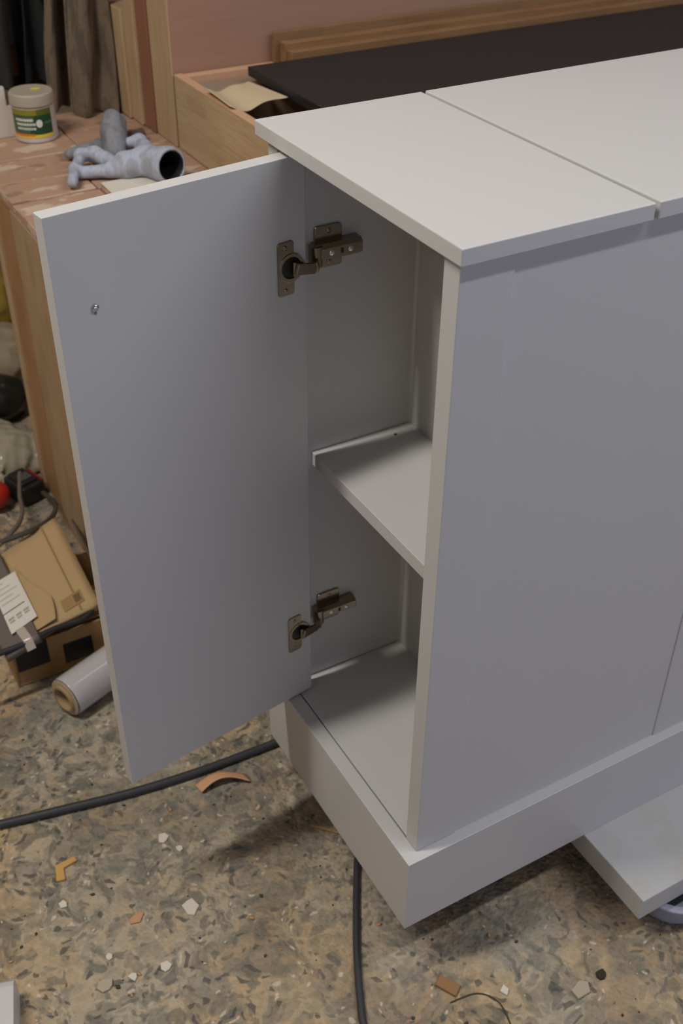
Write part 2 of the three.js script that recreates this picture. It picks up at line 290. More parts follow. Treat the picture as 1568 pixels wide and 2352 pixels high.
// concealed hinges
function extr(shape, depth, bevel) { const g = new THREE.ExtrudeGeometry(shape, { depth: depth - 2 * bevel, bevelEnabled: true, bevelThickness: bevel, bevelSize: bevel, bevelSegments: 2, curveSegments: 20 }); g.translate(0, 0, bevel); return g; }
function rrect(x0, x1, y0, y1, r) { const s = new THREE.Shape(); s.moveTo(x0 + r, y0); s.lineTo(x1 - r, y0); s.absarc(x1 - r, y0 + r, r, -Math.PI / 2, 0); s.lineTo(x1, y1 - r); s.absarc(x1 - r, y1 - r, r, 0, Math.PI / 2); s.lineTo(x0 + r, y1); s.absarc(x0 + r, y1 - r, r, Math.PI / 2, Math.PI); s.lineTo(x0, y0 + r); s.absarc(x0 + r, y0 + r, r, Math.PI, Math.PI * 1.5); return s; }
function bar(a, b, w, h, r = 0.001) { // a bar from a to b, w wide (horizontal), h tall
  const A = new THREE.Vector3(...a), B = new THREE.Vector3(...b), d = B.clone().sub(A), l = d.length(); const g = new RoundedBoxGeometry(l, h, w, 2, r);
  g.applyQuaternion(new THREE.Quaternion().setFromUnitVectors(new THREE.Vector3(1, 0, 0), d.normalize())); g.translate((A.x + B.x) / 2, (A.y + B.y) / 2, (A.z + B.z) / 2); return metric(g);
}
function screwHead(at, axis, r = 0.0034) { const p = new THREE.SphereGeometry(r, 16, 8, 0, Math.PI * 2, 0, Math.PI / 2); p.scale(1, 0.45, 1); if (axis) p.rotateX(Math.PI / 2); p.translate(...at); return p; }
const hinge = new THREE.Group(); hinge.name = 'hinge'; hinge.position.set(0.02 - 0.43, 0.947 - 0.1, -0.35 + 0.197); cab.add(hinge); hinge.userData.label = 'nickel concealed hinge';
{
  const yc = 0.949;
  const plate = rrect(-0.0402, -0.0178, yc - 0.0327, yc + 0.0327, 0.0035);
  const cup = new THREE.Path(); cup.absarc(-0.0225, yc, 0.0135, 0, Math.PI * 2, true);
  const plateShape = plate; const wing = new THREE.Shape(); wing.absarc(-0.0225, yc, 0.0172, 0, Math.PI * 2, false); wing.holes.push(cup);
  const ph = new THREE.Path(); ph.moveTo(-0.0225, yc - 0.0135); ph.absarc(-0.0225, yc, 0.0135, -Math.PI / 2, Math.PI / 2, true); // left half of the cup
  // plate outline with the cup's bay cut out of its inner edge
  const q = new THREE.Shape(), r = 0.0035, xl = -0.0402, xr = -0.0185, a0 = Math.acos((xr + 0.0225) / 0.0135);
  q.moveTo(xl + r, yc - 0.0327); q.lineTo(xr - r, yc - 0.0327); q.absarc(xr - r, yc - 0.0327 + r, r, -Math.PI / 2, 0, false); q.lineTo(xr, yc - 0.0135 * Math.sin(a0));
  q.absarc(-0.0225, yc, 0.0135, -a0, a0, true); q.lineTo(xr, yc + 0.0327 - r); q.absarc(xr - r, yc + 0.0327 - r, r, 0, Math.PI / 2, false); q.lineTo(xl + r, yc + 0.0327); q.absarc(xl + r, yc + 0.0327 - r, r, Math.PI / 2, Math.PI, false); q.lineTo(xl, yc - 0.0327 + r); q.absarc(xl + r, yc - 0.0327 + r, r, Math.PI, Math.PI * 1.5, false);
  const pg = extr(q, 0.0018, 0.0005); part(hinge, 'cup_plate', onDoor(metric(pg)), metal);
  const ring = extr(wing, 0.0026, 0.0006); part(hinge, 'cup_rim', onDoor(metric(ring)), metal);
  const well = new THREE.LatheGeometry([[0.0001, 0.0003], [0.0118, 0.0004], [0.0132, 0.001], [0.0137, 0.0022]].map((p) => new THREE.Vector2(...p)), 36); well.rotateX(Math.PI / 2); well.translate(-0.0225, yc, 0); part(hinge, 'cup', onDoor(metric(well)), metalDark, 'dark recessed cup');
  const pin = new THREE.CylinderGeometry(0.0032, 0.0032, 0.017, 16); pin.translate(-0.019, yc - 0.001, 0.0045); pin.rotateZ(0); part(hinge, 'pin', onDoor(metric(pin)), metal);
  for (const dy of [-0.0265, 0.0265]) part(hinge, 'screw', onDoor(metric(screwHead([-0.0305, yc + dy, 0.0016], true, 0.0030))), metal);
  // link from cup to arm
  part(hinge, 'link', merge([bar([0.0025, 0.9495, -0.3185], [0.037, 0.9365, -0.337], 0.0042, 0.0135), bar([0.036, 0.9375, -0.336], [0.043, 0.941, -0.345], 0.007, 0.0145)]), metal);
  // mounting plate on the far side panel
  const mp = new THREE.Shape(); mp.moveTo(0.0535, 0.920); mp.lineTo(0.084, 0.920); mp.quadraticCurveTo(0.0885, 0.920, 0.0885, 0.9245); mp.lineTo(0.0885, 0.9665); mp.quadraticCurveTo(0.0885, 0.972, 0.083, 0.972); mp.lineTo(0.0565, 0.972); mp.quadraticCurveTo(0.0525, 0.972, 0.0525, 0.967); mp.lineTo(0.0525, 0.923); mp.quadraticCurveTo(0.0525, 0.920, 0.0535, 0.920);
  const mg = extr(mp, 0.003, 0.0008); mg.translate(-0.006, 0.0055, ZI); part(hinge, 'mounting_plate', metric(mg), metal);
  // arm: a chamfered channel
  const prof = new THREE.Shape(); prof.moveTo(0, -0.0095); prof.lineTo(0.011, -0.0095); prof.lineTo(0.0155, -0.0055); prof.lineTo(0.0155, 0.0055); prof.lineTo(0.011, 0.0095); prof.lineTo(0, 0.0095); prof.lineTo(0, -0.0095);
  const ag = extr(prof, 0.063, 0.0009); ag.rotateY(Math.PI / 2); ag.scale(1, 1, -1); flip(ag); ag.translate(0.0415, 0.9495, ZI + 0.0012); part(hinge, 'arm', metric(ag), metal);
  const nose = new THREE.CylinderGeometry(0.0085, 0.0085, 0.025, 20); nose.translate(0.043, 0.9465, ZI + 0.0105); part(hinge, 'arm_nose', metric(nose), metal);
  for (const [x, rr] of [[0.0675, 0.0042], [0.0935, 0.0038]]) part(hinge, 'screw', metric(screwHead([x - 0.006, 0.9495, ZI + 0.0174], true, rr)), zinc);
  for (const y of [0.9655, 0.9265]) part(hinge, 'screw', metric(screwHead([0.0655, y + 0.0055, ZI + 0.0028], true, 0.0034)), metal);
  part(hinge, 'slot', box(0.0735, 0.0775, 0.946, 0.953, ZI + 0.0165, ZI + 0.0180, 0.0005), metalDark);
}
const hinge2 = hinge.clone(); hinge2.name = 'hinge'; hinge2.position.y -= 0.572; cab.add(hinge2);

// the two worktop panels lying on the cabinet
solo('worktop_panel', 'short white worktop panel at the open door end of the cabinet', 'worktop', box(-0.006, 0.2169, YB, YT, -0.3996, 0.0092, 0.0018), white);
solo('worktop_panel', 'long white worktop panel running right from the joint in the cabinet top', 'worktop', box(0.2222, 0.93, YB, YT + 0.0004, -0.3996, 0.0092, 0.0018), white);

// ------------------------------------------------------------------ under and around the cabinet
solo('support_beam', 'thick white painted board sticking out from under the right of the cabinet', 'board', box(0.3005, 0.86, 0.055, 0.1, -0.37, 0.145, 0.002), whiteOld);
{
  const o = thing('plastic_tub', 'clear bluish plastic tub under the white board, at the right edge', 'tub', [0.408, 0, 0.107]);
  const pr = [[0, 0], [0.05, 0], [0.058, 0.002], [0.0605, 0.006], [0.066, 0.046], [0.0735, 0.047], [0.0745, 0.05], [0.0735, 0.0535], [0.064, 0.0535], [0.0635, 0.049], [0.058, 0.008], [0.05, 0.004], [0, 0.004]].map((p) => new THREE.Vector2(...p));
  const g = new THREE.LatheGeometry(pr, 64); g.translate(0.408, 0, 0.107); part(o, 'tub_wall', g, phys({ color: C(198, 202, 218), roughness: 0.35, transmission: 0.45, thickness: 0, ior: 1.46 }));
  const d = []; const R = rng(9); for (let i = 0; i < 16; i++) { const a = R() * 6.28, q = Math.sqrt(R()) * 0.052, s = new THREE.DodecahedronGeometry(0.004 + R() * 0.008, 0); s.scale(1, 0.5, 1); s.rotateY(R() * 6); s.translate(0.408 + Math.cos(a) * q, 0.0085, 0.107 + Math.sin(a) * q); d.push(s); }
  const k = part(o, 'residue', merge(d), std({ color: C(70, 80, 92), roughness: 0.7 }), 'dark crumbs lying in the tub'); k.userData.kind = 'stuff';
}
solo('floor_block', 'rough timber block carrying the far end of the white support board', 'block', box(0.76, 0.84, 0, 0.055, -0.33, 0.06, 0.002), mTan);
solo('floor_block', 'rough timber block under the middle of the white support board', 'block', box(0.42, 0.50, 0, 0.055, -0.34, -0.05, 0.002), mTan);
solo('board_offcut', 'pale grey board lying in the lower left corner of the floor', 'board', (() => { // chamfered far end
  const q = new THREE.Shape(); q.moveTo(0, 0); q.lineTo(0.30, 0); q.lineTo(0.30, 0.04); q.lineTo(0.292, 0.05); q.lineTo(0.284, 0.053); q.lineTo(0, 0.053); q.lineTo(0, 0);
  const g = extr(q, 0.25, 0.001); g.translate(-0.3, 0, 0); g.rotateY(Math.PI / 2); g.translate(-0.25, 0, 0); g.rotateY(-0.284); g.translate(-0.5125, 0, -0.217); return metric(g); })(), white);
const mCable = std({ color: C(62, 63, 66), roughness: 0.55, map: tiled(makeTex(128, 512, (u, v) => { const s = sst(0.62, 0.7, fbm(v, u, 9, 61, 4)); return mix3([225, 225, 228], [255, 246, 226], s); }), 1, 1) });
solo('power_cable', 'thick black rubber cable lying across the floor below the open door', 'cable', tube([[-0.78, 0.0075, -0.60], [-0.60, 0.0075, -0.553], [-0.455, 0.0075, -0.516], [-0.353, 0.0075, -0.494], [-0.249, 0.0075, -0.473], [-0.135, 0.0075, -0.459], [-0.048, 0.0075, -0.454], [0.03, 0.0075, -0.452], [0.12, 0.0075, -0.458], [0.24, 0.0075, -0.47]], 0.0072, 160, 12), mCable);
solo('power_cable', 'thin dark cable emerging from under the near corner of the cabinet', 'cable', tube([[0.16, 0.0055, -0.36], [0.08, 0.0055, -0.27], [0.012, 0.0055, -0.169], [-0.034, 0.0055, -0.093], [-0.069, 0.0055, -0.031], [-0.099, 0.0055, 0.03], [-0.112, 0.0055, 0.06], [-0.12, 0.0055, 0.12], [-0.118, 0.0055, 0.2]], 0.0055, 120, 12), mCable);
solo('string_scrap', 'thin curled brown string on the floor near the lower edge', 'string', tube([[0.012, 0.0012, 0.092], [0.03, 0.0014, 0.094], [0.05, 0.0012, 0.098], [0.064, 0.0012, 0.109], [0.0715, 0.0014, 0.125], [0.070, 0.0012, 0.145], [0.066, 0.0012, 0.162]], 0.0011, 60, 6), std({ color: C(74, 66, 50), roughness: 0.9 }));
// shavings and chips that can be told apart
function flake(poly, h, dx, dz, rot, tilt = 0) { const s = new THREE.Shape(); poly.forEach((p, i) => i ? s.lineTo(...p) : s.moveTo(...p)); const g = new THREE.ExtrudeGeometry(s, { depth: h, bevelEnabled: true, bevelSize: 0.0006, bevelThickness: 0.0006, bevelSegments: 1 }); g.rotateX(-Math.PI / 2); g.rotateY(rot); g.rotateZ(tilt); g.computeBoundingBox(); g.translate(dx, 0.0003 - g.boundingBox.min.y, dz); return metric(g); }
const lump = (r, n, seed) => { const R = rng(seed), o = []; for (let i = 0; i < n; i++) { const a = i / n * 6.283, q = r * (0.5 + 0.45 * R()); o.push([Math.cos(a) * q, Math.sin(a) * q]); } return o; };
solo('wood_shaving', 'curved pinkish wood shaving beside the thick black cable', 'wood shaving', sheet((u, v) => [-0.146 + 0.080 * u + 0.002 * v, 0.003 + 0.012 * Math.sin(Math.PI * u) * (0.6 + 0.4 * v) + 0.004 * v, -0.437 + 0.021 * v + 0.018 * u - 0.02 * Math.sin(Math.PI * u) * 0.5], 20, 4, 0.002), std({ color: C(214, 164, 126), roughness: 0.8 }));
solo('wood_shaving', 'orange bent wood shaving on the floor at the left', 'wood shaving', flake([[0, 0], [0.012, -0.001], [0.014, 0.02], [0.036, 0.026], [0.034, 0.034], [0.004, 0.028]], 0.004, -0.408, -0.37, -0.1), std({ color: C(200, 158, 88), roughness: 0.8 }));
solo('wood_chip', 'small orange wood chip on the dark mottled floor', 'wood chip', flake([[0, 0], [0.012, -0.006], [0.024, 0.003], [0.014, 0.009], [0.002, 0.007]], 0.002, -0.335, -0.246, 0.2), std({ color: C(196, 150, 112), roughness: 0.85 }));
solo('wood_chip', 'brown wood chip next to the end of the thin string', 'wood chip', flake([[-0.008, -0.016], [0.009, -0.015], [0.008, 0.016], [-0.008, 0.015]], 0.004, 0.022, 0.07, 0.5), std({ color: C(150, 112, 74), roughness: 0.85 }));
solo('wood_splinter', 'thin pale wood splinter lying by the left side of the plinth', 'splinter', bar([-0.016, 0.003, -0.272], [0.02, 0.003, -0.232], 0.004, 0.003, 0.0008), std({ color: C(182, 146, 102), roughness: 0.85 }));
const flakeM = std({ color: C(214, 206, 190), roughness: 0.8 }), stoneM = std({ color: C(176, 164, 142), roughness: 0.9 });
const FL = [['round white paint flake alone on the sandy floor below the shaving', -0.235, -0.365, 0.012, 7], ['tiny white flake right of the bigger round one', -0.219, -0.335, 0.007, 6], ['white paint flake left of the pale paint stain', -0.412, -0.328, 0.009, 5], ['largest crumbly white flake on the floor', -0.245, -0.228, 0.017, 9], ['roundish white flake low in the middle of the left floor', -0.316, -0.155, 0.011, 6], ['small white flake on the dark patch at lower left', -0.383, -0.211, 0.006, 6], ['white pebble-like flake below the small one on the dark patch', -0.363, -0.164, 0.008, 6], ['slim white flake beside the string', 0.09, 0.115, 0.009, 4]];
FL.forEach(([label, x, z, r, n], i) => solo('paint_flake', label, 'paint flake', flake(lump(r, n, 31 + i), 0.002, x, z, i * 1.3), flakeM));
solo('stone_chip', 'flat beige stone chip near the lower left corner board', 'stone chip', flake(lump(0.015, 7, 71), 0.003, -0.402, -0.171, 0.4), stoneM);
solo('stone_chip', 'flat beige stone chip near the lower right corner', 'stone chip', flake([[-0.014, -0.006], [0.006, -0.010], [0.015, 0.001], [0.008, 0.010], [-0.012, 0.008]], 0.003, 0.185, 0.168, 0.2), stoneM);
solo('dirt_lump', 'ragged black lump of dirt on the floor at the lower right', 'dirt lump', flake(lump(0.010, 8, 83), 0.003, 0.225, 0.164, 0.7), std({ color: C(54, 46, 38), roughness: 0.95 }));
{ // crumbs nobody could count
  const R = rng(1234), gs = []; for (let i = 0; i < 520; i++) { const x = -0.62 + R() * 1.05, z = -0.78 + R() * 1.02, r = 0.0012 + 0.0032 * R() * R(); const g = new THREE.TetrahedronGeometry(r, 1); g.scale(1, 0.5, 0.6 + R()); g.rotateY(R() * 6.28); g.translate(x, r * 0.3, z); gs.push(g); }
  const t = [0, 1, 2].map((k) => merge(gs.filter((_, i) => i % 3 === k)));
  ['pale', 'sandy', 'dark'].forEach((n, k) => { const m = solo('floor_crumbs', n + ' crumbs and sawdust grains scattered over the floor', 'debris', t[k], std({ color: [C(200, 192, 174), C(184, 146, 100), C(70, 66, 58)][k], roughness: 0.95 })); m.userData.kind = 'stuff'; });
}

// ------------------------------------------------------------------ workbench and what lies on it
const BY = 0.738;
const bench = thing('workbench', 'low wooden workbench with a scuffed plank top behind the open door', 'workbench', [0.7, 0, -1.2]);
part(bench, 'front_panel', box(-0.1, -0.08, 0, BY - 0.022, -1.262, -0.90, 0.002, true), mTanDark);
part(bench, 'front_panel', box(-0.094, -0.076, 0, BY - 0.022, -1.395, -1.262, 0.002, true), mBrown);
part(bench, 'leg', box(-0.1, -0.078, 0, BY - 0.022, -1.422, -1.395, 0.002, true), mTan);
part(bench, 'carcass', box(-0.075, 1.7, 0, BY - 0.022, -1.40, -0.90, 0.002), mTanDark);
part(bench, 'carcass', box(0.06, 1.7, 0, BY - 0.022, -1.70, -1.401, 0.002), mTanDark);
{ // top planks: short ones left of the seam, long ones right of it
  const zs = [-1.70, -1.575, -1.452, -1.331, -1.2305, -1.165, -1.06, -0.98, -0.895];
  const R = rng(5);
  for (let i = 0; i + 1 < zs.length; i++) {
    const a = zs[i] + 0.0016, b = zs[i + 1] - 0.0016, seam = [0.11, 0.108, 0.098, 0.062, 0.066, 0.066, 0.07, 0.07, 0.07, 0.07][i], dy = (R() - 0.5) * 0.003;
    part(bench, 'plank', box(i < 3 ? -0.098 : -0.1, seam - 0.0015, BY - 0.022, BY + dy, a, b, 0.003), mTop);
    part(bench, 'plank', box(seam + 0.0015, 1.7, BY - 0.022, BY - dy * 0.5, a, b, 0.003), mTop);
  }
}
// open wooden crate on the bench
const crate = thing('wooden_crate', 'long open plywood crate standing on the workbench', 'crate', [0.9, BY + 0.002, -1.1]);
const CT = 0.88, cb = BY + 0.002;
part(crate, 'side_board', box(0.281, 0.2985, cb, CT, -1.36, -0.90, 0.0015), mTan);
part(crate, 'side_board', box(1.68, 1.698, cb, CT, -1.36, -0.90, 0.0015), mTan);
part(crate, 'back_board', box(0.2985, 1.68, cb, CT + 0.001, -1.36, -1.338, 0.0015), mRim);
part(crate, 'front_board', box(0.2985, 1.68, cb, CT, -0.918, -0.90, 0.0015), mTan);
part(crate, 'top_edge', box(0.2805, 0.2990, CT, CT + 0.0025, -1.3605, -0.90, 0.001), mRim, 'pale planed edge');
part(crate, 'bottom_board', box(0.2985, 1.68, cb, cb + 0.012, -1.338, -0.918, 0.001), mStrip);
solo('grey_sheet', 'dusty grey sheet lying inside the back of the wooden crate', 'sheet', box(0.3005, 1.678, cb + 0.013, 0.868, -1.336, -1.19, 0.002), std({ color: C(150, 130, 112), roughness: 0.9 }));
solo('sanding_sheet', 'cream sheet of sandpaper curling over the rim of the wooden crate', 'sandpaper', sheet((u, v) => [0.281 + u * (0.105 + 0.012 * v), CT + 0.006 + 0.007 * Math.sin(2.2 + u * 4.2 + v * 0.8) + 0.004 * Math.cos(u * 8 + 1), -1.212 + 0.108 * v - 0.032 * u * (1 - v) - 0.003 * u + 0.004 * Math.sin(u * 9)], 28, 8, 0.0018), std({ color: C(206, 186, 154), roughness: 0.9 }));
solo('dark_board', 'black-brown laminate board lying across the wooden crate', 'board', box(0.404, 1.72, CT + 0.0025, 0.9, -1.284, -0.895, 0.0012), mBlack);
solo('wooden_batten', 'flat plywood batten leaning behind the dark board', 'batten', (() => { const g = box(0.492, 2.2, CT + 0.002, 0.9385, -1.356, -1.342, 0.001); return g; })(), mStrip);
solo('wooden_batten', 'stepped wooden batten lying along the back edge of the dark board', 'batten', merge([box(0.503, 2.2, CT + 0.0015, 0.9225, -1.3405, -1.316, 0.0012), box(0.506, 2.2, CT + 0.0015, 0.911, -1.316, -1.294, 0.0015)]), mLip);
// panels stored upright behind
solo('stored_panel', 'thick pink-faced plywood panel standing behind the crate', 'panel', box(0.2825, 2.6, BY + 0.002, 2.05, -1.4685, -1.365, 0.001), (() => mPink)());
solo('panel_edging', 'tan edging strip on the near end of the pink plywood panel', 'edging', box(0.2785, 0.2823, BY + 0.002, 2.05, -1.4685, -1.3655, 0.0008, true), mTan);
solo('stored_panel', 'reddish-edged panel standing directly behind the pink one', 'panel', box(0.274, 2.6, BY + 0.002, 2.02, -1.527, -1.4705, 0.001, true), mRed);
solo('stored_panel', 'tan panel third in the upright stack', 'panel', box(0.2685, 2.6, BY + 0.002, 2.0, -1.583, -1.529, 0.0015, true), mTan);
solo('stored_panel', 'shorter tan panel, rearmost and leftmost of the upright stack', 'panel', box(0.2625, 2.4, BY + 0.002, 0.958, -1.668, -1.585, 0.002, true), mTan);

// tub with green label
{
  const cx = 0.05, cz = -1.56, o = thing('wipes_tub', 'white plastic tub with a green label and pale screw lid', 'tub', [cx, BY + 0.001, cz]);
  const R = 0.0425, b = BY + 0.001;
  const body = new THREE.LatheGeometry([[0, 0], [R - 0.004, 0], [R - 0.001, 0.0015], [R, 0.005], [R, 0.072], [R - 0.002, 0.074], [0, 0.074]].map((p) => new THREE.Vector2(...p)), 48); body.translate(cx, b, cz);
  part(o, 'tub_body', body, std({ color: C(204, 194, 190), roughness: 0.4 }));
  const lid = new THREE.LatheGeometry([[0, 0.072], [R + 0.002, 0.072], [R + 0.0025, 0.074], [R + 0.002, 0.092], [R - 0.0005, 0.0955], [R - 0.004, 0.0955], [R - 0.005, 0.0945], [0, 0.0945]].map((p) => new THREE.Vector2(...p)), 48); lid.translate(cx, b, cz);
  const L = part(o, 'lid', lid, std({ color: C(178, 168, 152), roughness: 0.45 }));
  const st = new THREE.CylinderGeometry(0.010, 0.010, 0.0008, 20); st.scale(1, 1, 0.7); st.translate(cx + 0.012, b + 0.0953, cz - 0.006); part(L, 'sticker', st, std({ color: C(222, 214, 74), roughness: 0.6 }), 'small yellow sticker');
  const cv = document.createElement('canvas'); cv.width = 512; cv.height = 256; const g = cv.getContext('2d');
  g.fillStyle = 'rgb(32,74,48)'; g.fillRect(0, 0, 512, 256);
  g.fillStyle = 'rgb(70,98,74)'; g.beginPath(); g.moveTo(0, 60); g.lineTo(300, 60); g.lineTo(230, 226); g.lineTo(0, 226); g.fill();
  g.fillStyle = 'rgb(140,134,42)'; g.fillRect(0, 0, 512, 52); g.fillStyle = 'rgb(96,104,36)'; g.fillRect(330, 0, 182, 52);
  g.fillStyle = 'rgb(222,204,56)'; g.fillRect(0, 226, 512, 30); g.fillStyle = 'rgb(218,120,64)'; g.fillRect(0, 218, 290, 22);
  g.fillStyle = 'rgb(222,224,220)'; g.beginPath(); g.arc(352, 126, 36, 0, 7); g.fill();
  const R2 = rng(77); for (let row = 0; row < 3; row++) { let x = 70 + row * 8; while (x < 290) { const w = 12 + R2() * 16; g.fillRect(x, 80 + row * 40, w, 24 - row * 2); x += w + 5; } }
  g.fillStyle = 'rgb(84,128,104)'; for (let x = 420; x < 500; x += 22) g.fillRect(x, 112, 15, 20);
  const tx = new THREE.CanvasTexture(cv); tx.colorSpace = THREE.SRGBColorSpace;
  const lab = new THREE.CylinderGeometry(R + 0.0006, R + 0.0006, 0.056, 48, 1, true, -1.55, 2.15); lab.translate(cx, b + 0.040, cz);
  part(o, 'label', lab, std({ map: tx, roughness: 0.45, side: THREE.DoubleSide }), 'green label with blurred white lettering');
}
{ // white L-shaped plastic piece by the tub
  const s = new THREE.Shape(); [[-0.035, 0], [0.0225, 0], [0.0225, 0.060], [0.0065, 0.060], [0.0065, 0.0965], [-0.008, 0.0965], [-0.008, 0.085], [-0.035, 0.085]].forEach((p, i) => i ? s.lineTo(...p) : s.moveTo(...p));
  const g = extr(s, 0.016, 0.001); g.translate(-0.002, BY + 0.002, -1.606); solo('plastic_bracket', 'white stepped plastic piece left of the green-labelled tub', 'bracket', metric(g), std({ color: C(214, 206, 196), roughness: 0.5 }));
}
solo('paper_offcut', 'white offcut of card under the work gloves', 'card', box(0.072, 0.17, BY + 0.002, BY + 0.0045, -1.243, -1.10, 0.0008), std({ color: C(220, 212, 200), roughness: 0.8 }));
// gloves
const gloveTex = makeTex(256, 256, (u, v) => { const n = fbm(u, v, 48, 911, 3), d = sst(0.5, 0.7, fbm(u, v, 8, 921, 3)); const c = mix3([214, 216, 222], [250, 250, 252], n); return mix3(c, [196, 194, 186], d * 0.6); });
const mGlove = std({ map: tiled(gloveTex, 0.1, 0.1), color: C(196, 203, 220), roughness: 0.8, bumpMap: tiled(gloveTex, 0.03, 0.03), bumpScale: 0.0006 });
const mGloveDark = std({ map: tiled(gloveTex, 0.1, 0.1), color: C(150, 152, 158), roughness: 0.75, bumpMap: tiled(gloveTex, 0.03, 0.03), bumpScale: 0.0006 });
const mLining = std({ color: C(30, 30, 34), roughness: 0.5 });
function gloveField(segs, k, hollow) {
  return (x, y, z) => {
    let d = 9; for (const [a, b, ra, rb] of segs) d = smin(d, capsule(x, y, z, a, b, ra, rb), k);
    d += 0.0035 * n3(x * 70, y * 70, z * 70, 7) + 0.0016 * n3(x * 190, y * 190, z * 190, 17);
    d = smax(d, BY + 0.003 - y, 0.004);
    if (hollow) d = smax(d, -hollow(x, y, z), 0.002);
    return d;
  };
}
{
  const o = thing('work_glove', 'pale grey rubber-coated work glove lying with its black cuff opening to the right', 'glove', [0.12, BY + 0.002, -1.25]);
  const cuffA = [0.188, 0.772, -1.192], ax = [0.24, 0.10, 0.965]; // cuff centre and the way it opens
  const at = (t) => [cuffA[0] + ax[0] * t, cuffA[1] + ax[1] * t, cuffA[2] + ax[2] * t];
  const segs = [
    [at(0.004), [0.168, 0.766, -1.246], 0.0335, 0.0275], [[0.168, 0.766, -1.246], [0.128, 0.763, -1.252], 0.0275, 0.0245],
    [[0.128, 0.763, -1.252], [0.106, 0.756, -1.260], 0.0235, 0.017],
    [[0.106, 0.754, -1.260], [0.048, 0.752, -1.284], 0.0135, 0.0115],
    [[0.120, 0.757, -1.280], [0.098, 0.762, -1.342], 0.0145, 0.0135], [[0.098, 0.762, -1.342], [0.070, 0.765, -1.342], 0.013, 0.0115], [[0.072, 0.764, -1.342], [0.040, 0.757, -1.292], 0.0115, 0.0105], [[0.040, 0.757, -1.292], [0.018, 0.7515, -1.243], 0.0105, 0.0098],
    [[0.170, 0.766, -1.25], [0.193, 0.763, -1.325], 0.022, 0.016], [[0.193, 0.763, -1.325], [0.199, 0.766, -1.362], 0.0155, 0.0135], [[0.199, 0.766, -1.362], [0.176, 0.763, -1.368], 0.0125, 0.011],
  ];
  const along = (x, y, z) => (x - cuffA[0]) * ax[0] + (y - cuffA[1]) * ax[1] + (z - cuffA[2]) * ax[2];
  const bore = (x, y, z) => capsule(x, y, z, at(0.06), at(-0.034), 0.036, 0.019);
  const hollow = (x, y, z) => smin(bore(x, y, z), 0.014 - along(x, y, z), 0.002);
  part(o, 'glove_shell', blob(gloveField(segs, 0.008, hollow), [-0.005, 0.73, -1.40], [0.245, 0.825, -1.15], 0.0026), mGlove);
  const inner = (x, y, z) => { const t = along(x, y, z); let d = 9; for (const [a, b, ra, rb] of segs.slice(0, 2)) d = Math.min(d, capsule(x, y, z, a, b, ra - 0.0012, rb - 0.0012)); return smax(smax(Math.abs(bore(x, y, z)) - 0.0016, t - 0.0125, 0.001), Math.max(d, BY + 0.0045 - y), 0.001); };
  part(o, 'cuff_lining', blob(inner, [0.14, 0.735, -1.27], [0.245, 0.825, -1.155], 0.0018), mLining, 'black cuff lining');
}
{
  const o = thing('work_glove', 'darker grey work glove propped upright behind the pale glove', 'glove', [0.14, BY + 0.002, -1.36]);
  const segs = [[[0.145, 0.757, -1.355], [0.153, 0.782, -1.385], 0.020, 0.0235], [[0.153, 0.782, -1.385], [0.160, 0.804, -1.402], 0.0235, 0.018], [[0.165, 0.757, -1.386], [0.176, 0.792, -1.410], 0.017, 0.016],
    [[0.143, 0.757, -1.350], [0.131, 0.754, -1.410], 0.014, 0.012], [[0.131, 0.754, -1.410], [0.065, 0.752, -1.395], 0.012, 0.010]];
  part(o, 'glove_shell', blob(gloveField(segs, 0.009), [0.03, 0.73, -1.45], [0.215, 0.83, -1.30], 0.0026), mGloveDark);
}
solo('tape_lump', 'small dark crumpled lump on the bench behind the gloves', 'tape', blob((x, y, z) => Math.max(Math.hypot((x - 0.222) / 1.3, (y - BY - 0.014) / 0.8, z + 1.44) - 0.017 + 0.012 * n3(x * 120, y * 120, z * 120, 3), BY + 0.002 - y), [0.19, 0.73, -1.48], [0.26, 0.78, -1.40], 0.003), std({ color: C(96, 84, 80), roughness: 0.35 }));

// hanging cloths above the bench's back end
const clothTex = (seed, a, b) => makeTex(256, 256, (u, v) => { const n = fbm(u, v, 64, seed, 3), s = sst(0.4, 0.7, fbm(u, v, 6, seed + 3, 4)); return mix3(mix3(a, b, s), [0, 0, 0], 0.18 * n); });
const sackM = std({ map: tiled(clothTex(41, [150, 136, 118], [120, 110, 96]), 0.5, 0.5), roughness: 0.95, side: THREE.DoubleSide, bumpMap: tiled(peelTex, 0.4, 0.4), bumpScale: 0.0015, color: C(226, 220, 212) });
function drape(x0, x1, t0, t1, y0, y1, z, amp, folds, ph, seed) { // bottom x0..x1, top t0..t1
  return sheet((u, v) => { const a = x0 + (x1 - x0) * u, b = t0 + (t1 - t0) * u; const f = Math.sin(u * folds * 6.283 + ph + 1.6 * v + Math.sin(v * 3 + seed)) * amp * (0.5 + 0.7 * (1 - v)) + (vn(u * 7 + seed, v * 5, seed, 64) - 0.5) * amp * 1.3; return [a + (b - a) * v + 0.006 * Math.sin(v * 5 + seed + u * 4), y0 + (y1 - y0) * v + 0.006 * Math.sin(u * 9 + seed), z + f]; }, 60, 30, 0.004);
}
solo('dust_sheet', 'coarse grey-brown dust sheet hanging in folds behind the gloves, narrow left one', 'cloth', drape(0.128, 0.184, 0.176, 0.236, BY + 0.006, 1.35, -1.712, 0.016, 1.0, 1.2, 4), sackM);
solo('dust_sheet', 'coarse grey-brown dust sheet hanging in folds beside the upright panels', 'cloth', drape(0.158, 0.252, 0.215, 0.258, BY + 0.006, 1.35, -1.648, 0.011, 1.6, 3.6, 9), sackM);
const blackM = (r, g, b) => std({ color: C(r, g, b), roughness: 0.95, side: THREE.DoubleSide });
